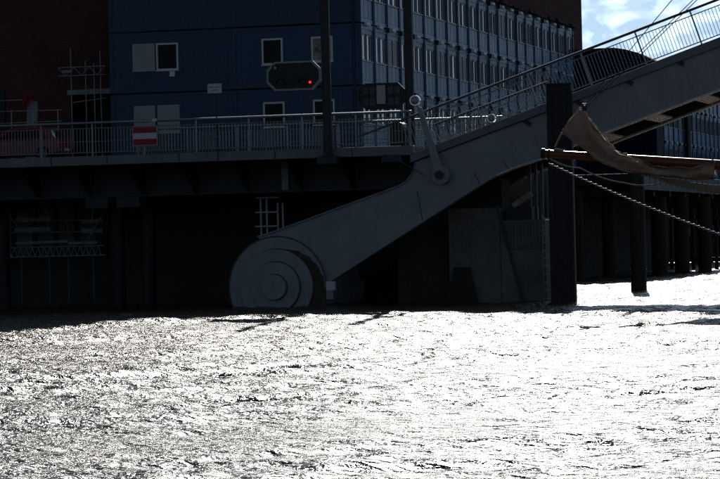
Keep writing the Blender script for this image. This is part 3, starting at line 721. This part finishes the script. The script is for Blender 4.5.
# ---- black piles
def pile(name, px0, px1, pyb, v, ztop, m_, label, box=False, group=None):
    pm_ = P((px0+px1)/2, pyb, v); dpt = (pm_ - CAM).dot(FW); w = (px1-px0)*dpt/FPX
    th = thing(name, (pm_.x, v, 0), label, 'pile', group)
    if box:
        s = w/(math.cos(YAW)+math.sin(YAW)*0.35); MB().box((pm_.x-s/2, v, -3), (pm_.x+s/2, v+s*0.4, ztop)).build('shaft', m_, th, bevel=0.04)
        MB().box((pm_.x-s/2-0.03, v-0.03, ztop), (pm_.x+s/2+0.03, v+s*0.4+0.03, ztop+0.05)).build('cap', m_, th)
        for fx in (-0.28, 0.28): MB().box((pm_.x+fx*s-0.03, v-0.05, -3), (pm_.x+fx*s+0.03, v-0.001, ztop-0.1)).build('weld_strip', m_, th)
    else:
        MB().tube([(pm_.x, v, -3), (pm_.x, v, ztop)], w/2, 20).build('shaft', m_, th)
        MB().tube([(pm_.x, v, 0.9), (pm_.x, v, 1.02)], w/2+0.02, 20).build('collar', m_, th)
        if ztop > 5: MB().tube([(pm_.x, v, ztop-0.25), (pm_.x, v, ztop-0.02)], w/2+0.03, 20).build('head_band', m_, th)
    return th
pile('box_pile', 547.5, 574, 200, -1.7, P(560, 84.5, -1.7).z, pile_m, 'tall black box pile standing in front of the raised leaf', box=True)
b4 = PZ(639, 291.5); pile('mooring_pile', 631, 647, 291, b4.y, 5.6, pile_m, 'freestanding black mooring pile nearest the glitter under the furled sail')
for (xa, xb, yb, lab) in ((574.5, 584.5, 281, 'rusty pile directly right of the tall box pile'), (586, 598.5, 276, 'second rusty pile right of the box pile'),
                          (603, 617, 277.5, 'rusty pile left of the freestanding black pile'), (652, 668, 275.5, 'rusty pile right of the freestanding black pile'),
                          (675, 690, 273.5, 'rusty pile second from the right edge of the picture'), (698.5, 712, 272.5, 'rusty pile nearest the right edge of the picture')):
    b = PZ((xa+xb)/2, yb); pile('quay_pile', xa, xb, yb, b.y, 5.2 if b.x < 2.4 else 4.9, rust_m, lab, group='rusty piles under the promenade')
# raking braces between the piles
br = thing('pile_bracing', (0, 100, 0), 'dark cross bracing between far piles under the promenade', 'bracing')
for k, (xa, ya, xb, yb) in enumerate(((590, 190, 600, 262), (600, 192, 588, 262), (620, 200, 630, 255), (690, 205, 700, 240), (700, 205, 690, 240), (711, 200, 722, 245), (722, 205, 711, 245))):
    v = 92.0; MB().bar(P(xa, ya, v), P(xb, yb, v), 0.16, 0.12).build('diagonal', black, br)
a = P(575, 246, 92); e = P(730, 249, 92); MB().box((a.x, 91.9, 0.55), (e.x, 92.1, 0.85)).build('waling', black, br)
MB().box((a.x, 91.8, 4.4), (e.x, 92.2, 5.3)).build('head_beam', steel_d, br)
for px in (577, 594, 612, 626, 646, 671, 693, 716): q_ = P(px, 230, 92); MB().box((q_.x-0.12, 91.85, -2), (q_.x+0.12, 92.08, 4.5)).build('pile', rust_m, br)

# far bank building behind
fb = thing('far_bank_block', (0, 185, 2.2), 'pale blue grey block on the far bank glimpsed between the piles', 'building')
MB().box((-60, 185, 2.2), (120, 200, 13)).build('wall', far_m, fb)
for s in range(3):
    for k in range(44):
        x = -30 + k*1.55
        MB().box((x, 184.93, 3.3+s*3.1), (x+0.95, 184.995, 5.3+s*3.1)).build('window', glass, fb)

# ================================================================== SIGNALS, POLES, SIGNS
def signal(px, y0, y1, x0, x1, rim, label_p, label_b, back=False, v=-0.35):
    base = P(px, 151, v); wpx = 9.0
    th = thing('signal_mast', (base.x, v, 5.9), label_p, 'mast')
    r = wpx/24.6/2
    MB().tube([(base.x, v, 5.75), (base.x, v, 14.5)], r, 20).build('pole', pole_m, th)
    MB().tube([(base.x, v, 14.5), (base.x, v, 14.6)], r*1.1, 20).build('cap', pole_m, th)
    MB().box((base.x-0.42, v-0.22, 5.70), (base.x+0.42, -0.013, 6.02)).build('mounting_bracket', steel_d, th, bevel=0.03)
    MB().tube([(base.x, v, 5.98), (base.x, v, 6.06)], r*1.6, 20).build('base_flange', pole_m, th)
    vb = v - 0.05
    a = P(x0, y0, vb); e = P(x1, y1, vb); c = 8.0/24.6
    X0, X1, Z1, Z0 = a.x, e.x, a.z, e.z
    sg = thing('ship_signal_board', ((X0+X1)/2, vb, Z0), label_b, 'signal')
    octo = lambda g: [(X0-g+c, Z0-g), (X1+g-c, Z0-g), (X1+g, Z0-g+c), (X1+g, Z1+g-c), (X1+g-c, Z1+g), (X0-g+c, Z1+g), (X0-g, Z1+g-c), (X0-g, Z0-g+c)]
    MB().prism(octo(-0.05), vb-0.06, vb+0.05).build('board', black, sg)
    o, i = octo(0.0), octo(-0.07); rm = MB()
    for k in range(8):
        A, B, C_, D_ = o[k], o[(k+1)%8], i[(k+1)%8], i[k]
        rm.add([(A[0], vb-0.09, A[1]), (B[0], vb-0.09, B[1]), (C_[0], vb-0.09, C_[1]), (D_[0], vb-0.09, D_[1]), (A[0], vb+0.06, A[1]), (B[0], vb+0.06, B[1]), (C_[0], vb+0.06, C_[1]), (D_[0], vb+0.06, D_[1])],
               [(0,1,2,3),(7,6,5,4),(0,4,5,1),(1,5,6,2),(2,6,7,3),(3,7,4,0)])
    rm.build('rim', rim, sg)
    for zz in (0.25, 0.75): MB().bar((X1-0.3, vb+0.07, Z0+(Z1-Z0)*zz), (base.x-0.05, vb+0.07, Z0+(Z1-Z0)*zz), 0.05).build('bracket_arm', rail_m, sg)
    cz = (Z0+Z1)/2; W = X1-X0
    if not back:
        for lx, lz, mm in ((0.16, 0.80, lens_m), (0.80, 0.26, lit_red), (0.26, 0.26, black), (0.68, 0.26, black)):
            x, z = X0+W*lx, Z0+(Z1-Z0)*lz; rr = {lens_m: 0.07, lit_red: 0.045}.get(mm, 0.15)
            MB().tube([(x, vb-0.10 if mm is not black else vb-0.14, z), (x, vb-0.055, z)], rr, 16).build('signal_lamp', mm, sg)
            if mm is not lit_red:
                hood = MB(); nn = 10
                p0_ = [(x + (rr+0.03)*math.cos(t), vb-0.06, z + (rr+0.03)*math.sin(t)) for t in np.linspace(R(-10), R(190), nn)]; p1_ = [(a_, vb-0.22, c_) for a_, _, c_ in p0_]
                hood.add(p0_+p1_, [(k, k+1, nn+k+1, nn+k) for k in range(nn-1)], True); hood.build('lamp_hood', black, sg)
    else:
        g = mat('grey_signal_box', (0.07, 0.075, 0.08), 0.6)
        MB().box((cz*0+X0+W*0.40, vb-0.13, Z0+(Z1-Z0)*0.2), (X0+W*0.58, vb-0.062, Z0+(Z1-Z0)*0.92)).build('control_box', shut, sg, bevel=0.01)
        for bx_ in (0.11, 0.25, 0.63, 0.77):
            for bz_ in (0.14, 0.56): MB().box((X0+W*bx_, vb-0.11, Z0+(Z1-Z0)*bz_), (X0+W*(bx_+0.115), vb-0.062, Z0+(Z1-Z0)*(bz_+0.30))).build('lamp_back', g, sg, bevel=0.01)
signal(328, 62.5, 89.5, 267, 321.5, rail_m, 'tall dark round mast between the blue windows, left of two', 'octagonal black ship signal board with pale rim and lit red lamp')
signal(411, 84, 108.5, 358, 406.5, black, 'tall dark round mast beside the lever arm, right of two', 'octagonal black signal board without pale rim beside the right mast', back=True, v=3.2)

# red white red board on the railing
sb = thing('no_entry_board', (P(145, 140, -.1).x, -0.1, 6.4), 'red and white striped shipping board fixed to the bridge railing', 'sign')
a = P(132.5, 127, -.1); e = P(157, 145, -.1)
hh = (a.z - e.z)/3
MB().box((a.x-0.02, -0.09, e.z-0.02), (e.x+0.02, -0.05, a.z+0.02)).build('backing', rail_m, sb)
for k, mm in enumerate((red_p, white_p, red_p)): MB().box((a.x+0.02, -0.104, e.z+0.02+k*(hh-0.012)), (e.x-0.02, -0.0905, e.z+0.017+(k+1)*(hh-0.012))).build('stripe', mm, sb)
g0 = P(121, 121.5, -.1); g1 = P(157, 121, -.1)
MB().bar(g0, g1, 0.06, 0.06).build('lamp_rail', rail_m, sb)
for px in (137, 151): MB().box((P(px,125,-.1).x-0.02, -0.12, a.z), (P(px,125,-.1).x+0.02, -0.08, g0.z)).build('hanger', rail_m, sb)
q_ = P(155, 120.5, -.1); MB().box((q_.x-0.09, -0.2, q_.z-0.06), (q_.x+0.07, -0.06, q_.z+0.08)).build('flood_lamp', tabm, sb, bevel=0.01)
q_ = P(143, 117, -.1); MB().box((q_.x-0.12, -0.16, q_.z-0.1), (q_.x+0.12, -0.08, q_.z+0.02)).build('lamp_visor', rail_m, sb, bevel=0.01)
for sx in (a.x+0.15, e.x-0.15): MB().box((sx-0.02, -0.048, e.z+0.1), (sx+0.02, 0.09, e.z+0.14)).build('clamp', rail_m, sb)

ws = thing('name_plate', (P(217, 150, .15).x, 0.15, DECK), 'small white plate with two lines of print on a thin post', 'sign')
x = P(217, 130, .2).x
MB().tube([(x, 0.22, DECK), (x, 0.22, P(215, 84, .2).z)], 0.035, 10).build('post', pole_m, ws)
a = P(207.5, 84, .15); e = P(221.5, 93, .15)
MB().box((a.x, 0.14, e.z), (e.x, 0.17, a.z)).build('plate', white_p, ws)
for k, (w0, w1) in enumerate(((0.14, 0.86), (0.32, 0.68))):
    zz = a.z - (a.z-e.z)*(0.36+0.3*k); L_ = e.x-a.x; x_ = a.x + L_*w0
    while x_ < a.x + L_*w1:
        w_ = random.uniform(0.02, 0.045); MB().box((x_, 0.136, zz-0.02), (x_+w_, 0.1395, zz+0.02)).build('letter', sign_b, ws); x_ += w_ + 0.014

# ---- red car on the bridge deck
def make_car():
    yc = 3.4; rear = P(66, 150, yc).x; L = 4.15; z0 = DECK
    th = thing('parked_car', (rear-L/2, yc, z0), 'red hatchback parked behind the railing at far left', 'car')
    f = rear - L
    body = [(f, .42), (f+.05, .66), (f+.5, .80), (f+1.15, .92), (rear-.10, .98), (rear-.02, .80), (rear, .55), (rear-.04, .32), (rear-.5, .24), (f+.5, .24), (f+.06, .30)]
    MB().prism([(x, z0+z) for x, z in body], yc-.84, yc+.84).build('body', car_red, th, bevel=0.07)
    cab = [(f+1.10, .90), (f+1.80, 1.36), (f+2.2, 1.44), (rear-.75, 1.42), (rear-.42, 1.32), (rear-.12, .94)]
    def cabin(poly, hw0, hw1):
        c = MB(); n = len(poly); hw = [hw0 + (hw1-hw0)*(z-.9)/.54 for _, z in poly]
        vs = [(x, yc-h, z0+z) for (x, z), h in zip(poly, hw)] + [(x, yc+h, z0+z) for (x, z), h in zip(poly, hw)]
        return c.add(vs, [tuple(range(n-1, -1, -1)), tuple(range(n, 2*n))] + [((i+1) % n, i, i+n, (i+1) % n+n) for i in range(n)][::1])
    cabin(cab, .80, .60).build('cabin', car_red, th, bevel=0.04)
    for sgn in (-1, 1):
        def sp(x, z, o=.012): h = .80 + (.60-.80)*(z-.9)/.54 + o; return (x, yc+sgn*h, z0+z)
        for quad in (((f+1.38, .97), (f+1.86, 1.31), (f+2.35, 1.36), (f+2.35, .98)), ((f+2.43, .98), (f+2.43, 1.36), (rear-.82, 1.34), (rear-.62, .99))):
            MB().add([sp(*q) for q in quad], [(0,1,2,3) if sgn > 0 else (3,2,1,0)]).build('side_window', glass_f, th)
        MB().box((rear-.16, yc+sgn*.70-.10, z0+.62), (rear+.012, yc+sgn*.70+.10, z0+.88)).build('tail_light', mat('tail_light_lens', (.5, .02, .02), .15), th, bevel=0.02)
        for wx in (f+.78, rear-.72):
            w = MB().tube([(wx, yc+sgn*.62, z0+.31), (wx, yc+sgn*.86, z0+.31)], .31, 24).build('wheel', tyre_m, th, bevel=.03)
            MB().tube([(wx, yc+sgn*.85, z0+.31), (wx, yc+sgn*.868, z0+.31)], .2, 16).build('rim', rail_d, w)
    MB().add([(rear-.395, yc-.56, z0+1.29), (rear-.395, yc+.56, z0+1.29), (rear-.125, yc+.68, z0+1.0), (rear-.125, yc-.68, z0+1.0)], [(0,1,2,3)]).build('rear_window', glass, th)
    MB().bar((rear-.36, yc-.66, z0+1.28), (rear-.03, yc-.80, z0+.72), .09, .07).build('window_highlight', highlight_m, th, bevel=.015)  # bright strip added for the highlight on the rear window
    MB().box((rear-.2, yc-.8, z0+.36), (rear+.05, yc+.8, z0+.54)).build('bumper', car_red, th, bevel=.04)
    MB().box((rear+.045, yc-.26, z0+.42), (rear+.058, yc+.26, z0+.53)).build('number_plate', white_p, th)
make_car()

# ---- dark rounded drive housing behind the right railing
p = P(399, 128, 4.6)
dh = thing('drive_housing', (p.x, 4.6, DECK), 'dark rounded machine housing behind the railing near the right mast', 'machine')
c = MB(); prof = [(p.x-0.34, DECK), (p.x+0.32, DECK)] + [(p.x + 0.33*math.cos(t), p.z - 0.12 + 0.36*math.sin(t)) for t in np.linspace(R(-10), R(190), 14)]
c.prism(prof, 4.3, 5.3).build('casing', black, dh, bevel=0.04)
MB().box((p.x-0.2, 4.27, DECK+.2), (p.x+.2, 4.298, DECK+.7)).build('hatch', pole_m, dh)

# ---- site clutter on the left
sl = thing('leaning_board', (P(30, 122, 12).x, 12, STREET), 'pale slanting board leaning against a frame under a red cloth', 'board')
a = P(24.5, 126, 12); b = P(27, 100, 12); c_ = P(37, 102, 12); d_ = P(35, 126, 12)
MB().prism([(a.x, STREET), (b.x, b.z), (c_.x, c_.z), (d_.x, STREET)], 12, 12.12).build('board', plank_m, sl, bevel=.01)
MB().bar((b.x+.1, 12.2, b.z-.2), (b.x+.3, 13.4, STREET), .08).build('prop', tube_m, sl)
rc = thing('red_cloth', (P(28, 98, 11.9).x, 11.9, P(28, 98, 11.9).z), 'crumpled red cloth draped over the leaning board', 'cloth')
vs = []; n1_, n2_ = 9, 12
for i in range(n1_):
    for j in range(n2_):
        u_ = i/(n1_-1); w_ = j/(n2_-1)
        q_ = P(24 + 11*u_ - 2.2*w_*(1-u_), 95.5 + (4 + 15*(1-u_)**2)*w_ + 1.5*math.sin(u_*7), 11.9 - 0.12*math.sin(u_*9+w_*4) - 0.05)
        vs.append(q_)
me_ = MB().add(vs, [(i*n2_+j, (i+1)*n2_+j, (i+1)*n2_+j+1, i*n2_+j+1) for i in range(n1_-1) for j in range(n2_-1)], True)
o = me_.build('fold', cloth_r, rc); so = o.modifiers.new('s', 'SOLIDIFY'); so.thickness = .02
tw = thing('scaffold_gantry', (P(88, 100, 18).x, 18, STREET), 'light tube scaffold with lattice beam before the brick wall opening', 'scaffold')
for px in (71.5, 86, 94.5, 101): q_ = P(px, 90, 18.2); MB().tube([(q_.x, 18.2, STREET), (q_.x, 18.2, P(px, {71.5: 48, 86: 61, 94.5: 63, 101: 50}[px], 18.2).z)], .03, 6).build('standard', tube_m, tw)
za, zb = P(80, 67, 18.1).z, P(80, 75.5, 18.1).z; xa, xb = P(58, 70, 18.1).x, P(105, 70, 18.1).x
for z in (za, zb): MB().tube([(xa, 18.1, z), (xb, 18.1, z)], .028, 6).build('chord', tube_m, tw)
for k in range(6):
    xk = xa + (xb-xa)*k/6; MB().tube([(xk, 18.1, zb if k % 2 else za), (xa+(xb-xa)*(k+1)/6, 18.1, za if k % 2 else zb)], .02, 5).build('lacing', tube_m, tw)
a = P(62, 71.5, 18.0); MB().box((a.x, 17.98, a.z-.08), (a.x+.5, 18.06, a.z+.05)).build('plank', plank_m, tw)
MB().tube([P(71, 103, 18.3), P(106, 98, 18.3)], .03, 6).build('ledger', tube_m, tw)
fn = thing('site_barrier', (P(40, 120, 11).x, 11, STREET), 'low tube barrier on the quay between car and brick wall', 'barrier')
for px in (-6, 11.5, 33, 58): q_ = P(px, 118, 11); MB().tube([(q_.x, 11, STREET), (q_.x, 11, P(px, 110, 11).z)], .03, 6).build('post', tube_m, fn)
for ya, yb in ((112, 110), (124, 121)): MB().tube([P(-10, ya, 11), P(62, yb, 11)], .025, 6).build('rail', tube_m, fn)
MB().tube([P(0, 101, 11.5), P(22, 100, 11.5)], .025, 6).build('rail', tube_m, fn)

# ================================================================== SAILING SHIP (bow spar enters from the right)
SVV = -20.0
sp0 = P(543, 153.5, SVV); sp1 = P(714, 165, SVV)
drr = (sp1 - sp0); root = sp0 + drr*1.55
ship = thing('sailing_ship', (root.x + 4, SVV, 0), 'sailing ship bow spar with furled tan sail reaching in from the right', 'ship')
MB().tube([sp0 + drr*(k/12*1.6) for k in range(13)], 0.13, 14, 0.20).build('bow_spar', wood_m, ship)
MB().tube([sp0 - drr*0.008, sp0 + drr*0.012], 0.17, 14).build('spar_band', black, ship)
MB().tube([sp0 + drr*0.03, sp0 + drr*0.04], 0.155, 14).build('spar_band', black, ship)
# furled sail: a closed, wrinkled bundle between an upper and a lower edge
up_px = [(579.5, 109), (586, 114.5), (591, 122), (597, 130), (604, 139), (612, 147), (620, 154.5), (628, 156), (636, 157.5), (645, 161), (655, 166), (668, 167), (680, 166.5), (692, 167.5), (701, 165), (708, 162.5), (715, 161)]
lo_px = [(563, 129), (562, 133.5), (567, 137.5), (573, 141.5), (580, 147), (589, 154), (598, 161), (607, 166), (618, 169.5), (630, 172.5), (643, 174.5), (657, 176), (671, 177.5), (684, 179), (696, 180), (706, 180.5), (714, 180)]
M_ = 96; K_ = 26
def interp(pts, t):
    s = t*(len(pts)-1); i = min(int(s), len(pts)-2); f_ = s-i; return (pts[i][0]*(1-f_)+pts[i+1][0]*f_, pts[i][1]*(1-f_)+pts[i+1][1]*f_)
vs = []
for i in range(M_):
    t = i/(M_-1); a = interp(up_px, t); b = interp(lo_px, t); A = P(*a, SVV-0.22); B = P(*b, SVV-0.22); mid = (A+B)/2; half = (A-B)/2
    thick = 0.05 + 0.22*min(1, t*2.6)
    for k in range(K_):
        an = 2*math.pi*k/K_
        g_ = min(1, 0.25 + t*3.5)
        wr = 1 + 0.16*math.sin(an*5 + t*23)*g_ + 0.09*math.sin(an*9 - t*41) + 0.07*math.sin(an*3 + t*67)
        ridge = 0.14*math.sin(an*4 + t*7 + 1.5*math.sin(t*11)) + 0.085*math.sin(an*7 + t*14 + 2.5*math.sin(t*6)) + 0.04*math.sin(an*13 - t*19) + 0.03*math.sin(t*95 + an*4)*g_
        co, si = math.cos(an), math.sin(an)
        co = math.copysign(abs(co)**0.8, co)
        q_ = mid + half*co*(1 + 0.05*math.sin(t*37+an*2)*min(1, t*3)) + Vector((0, 1, 0))*(si*thick*wr + ridge*min(1, 0.45+t*3))
        vs.append(q_)
fs = [(i*K_+k, (i+1)*K_+k, (i+1)*K_+(k+1) % K_, i*K_+(k+1) % K_) for i in range(M_-1) for k in range(K_)] + [tuple(range(K_)), tuple(range(M_*K_-1, M_*K_-K_-1, -1))]
MB().add(vs, fs, True).build('furled_sail', sail_m, ship)
rp_ = []
for i in range(M_):
    a = interp(up_px, i/(M_-1)); q_ = P(a[0], a[1] - 0.4, SVV); q_.y += 0.05*math.sin(i*0.8); q_.z += 0.03*math.sin(i*1.3)+0.02*math.sin(i*0.53); rp_.append(q_)
MB().tube(rp_, 0.045, 8).build('sunlit_sail_rim', canvas_l, ship)  # added tube that carries the bright backlit rim of the sail
le_ = [P(579.5 - 17*f_, 109 + 21*f_ + 0.8*math.sin(f_*9), SVV) for f_ in np.linspace(0, 1, 14)]
MB().tube(le_, 0.03, 8).build('sunlit_sail_rim', canvas_l, ship)
# net and rope bundle below the spar
def rope(pts, r, m_, name, n=8, sag=0.0, seg=14):
    P3 = [Vector(p_) for p_ in pts]; path = []
    for i in range(len(P3)-1):
        for k in range(seg): f_ = k/seg; q_ = P3[i].lerp(P3[i+1], f_); q_.z -= sag*4*f_*(1-f_); path.append(q_)
    path.append(P3[-1]); return MB().tube(path, r, n).build(name, m_, ship)
for k in range(5):
    rope([P(640+k*3, 174+k*0.6, SVV-.15-.05*k), P(680, 181+k*1.2, SVV-.18), P(720, 186+k*1.5, SVV-.15), P(790, 196, SVV)], 0.035, rope_m, 'gasket_rope', sag=0.03)
for k in range(14):
    t = k/13; q0 = P(648+t*70, 173+t*11, SVV-.3); q1 = P(650+t*70, 183+t*11, SVV-.25); rope([q0, (q0+q1)/2+Vector((0.03, -.1, 0)), q1], 0.022, rope_m, 'lashing', seg=4)
rope([P(548, 152, SVV), P(556, 149, SVV), P(600, 155, SVV+.2), P(613, 151, SVV+.1)], 0.03, rope_m, 'downhaul', sag=.04)
rope([P(555, 147, SVV), P(562, 132, SVV)], 0.028, rope_m, 'tack_line')
rope([P(549, 158, SVV), P(580, 168, SVV-.1), P(625, 183, SVV-.1), P(660, 183, SVV)], 0.022, rope_m, 'slack_line', sag=.08)
bl = P(585, 107, SVV)
MB().box((bl.x-.1, SVV-.06, bl.z-.13), (bl.x+.08, SVV+.06, bl.z+.12)).build('pulley_block', black, ship, bevel=.03)
MB().tube([(bl.x, SVV-.08, bl.z+.06), (bl.x, SVV-.05, bl.z+.06)], .035, 10).build('pulley_pin', chrome, ship)
mast_x = root.x + 9.0
def stay(pa, pb, name='stay', r=0.014):
    A = P(*pa, SVV); B = P(*pb, SVV); d_ = (B-A); t = (mast_x - A.x)/d_.x; MB().tube([A, A + d_*t], r, 6).build(name, wire_m, ship); return (A + d_*t).z
z1_ = stay((585, 105), (693, 0)); z2_ = stay((588, 106), (697, 0)); z3_ = stay((630, 50), (672, 0))
st_a = P(630, 50, SVV); 
A = P(630, 50, SVV); B = P(672, 0, SVV); d_ = A - B; MB().tube([A, A + d_*1.0 + Vector((0, 0, 0))], 0.014, 6).build('stay', wire_m, ship)
# bobstay chain: real links
ca = P(549, 163.5, SVV-.05); cb = P(770, 251, SVV-.05); Lc = (cb-ca).length; nl = int(Lc/0.085); dc = (cb-ca).normalized()
lk = MB()
for i in range(nl):
    c0 = ca + dc*(i+.5)*Lc/nl; c0.z -= 0.14*4*(i/nl)*(1-i/nl); s_ = dc.cross(Vector((0, 1, 0))) if i % 2 else Vector((0, 1, 0)); s_.normalize()
    path = [c0 + dc*0.052*math.cos(t) + s_*0.03*math.sin(t) for t in np.linspace(0, 2*math.pi, 9)]
    lk.tube(path, 0.013, 5, cap=False)
lk.build('bobstay_chain', chain_m, ship, kind='stuff')
# hull outside the frame
hx = root.x
sec = []
for i, t in enumerate(np.linspace(0, 1, 14)):
    x = hx - 0.6 + t*20; hw = 2.7*min(1, (t*3.2)**0.6) + 0.02; zt_ = 3.9 - 0.9*math.sin(min(1, t*1.6)*math.pi/2); keel = -1.4*min(1, t*5)
    sec.append([(x - 0.9*(1-t)**6, SVV - hw, zt_), (x, SVV - hw*.92, zt_*.45), (x + .3*(1-t), SVV - hw*.55, min(-.2, keel*.6)), (x+.5*(1-t), SVV, keel), (x + .3*(1-t), SVV + hw*.55, min(-.2, keel*.6)), (x, SVV + hw*.92, zt_*.45), (x - 0.9*(1-t)**6, SVV + hw, zt_)])
vs = [q for s_ in sec for q in s_]; n7 = 7
MB().add(vs, [(i*n7+k, (i+1)*n7+k, (i+1)*n7+k+1, i*n7+k+1) for i in range(13) for k in range(6)], True).build('hull', hull_m, ship)
MB().add([q for s_ in sec for q in ((s_[0][0], s_[0][1]+.03, s_[0][2]-.35), (s_[6][0], s_[6][1]-.03, s_[6][2]-.35))], [(2*i, 2*i+2, 2*i+3, 2*i+1) for i in range(13)]).build('deck', plank_m, ship)
MB().tube([(mast_x, SVV, 0.5), (mast_x, SVV, max(z1_, z2_, z3_) + 1.5)], 0.22, 16, 0.12).build('mast', wood_m, ship)
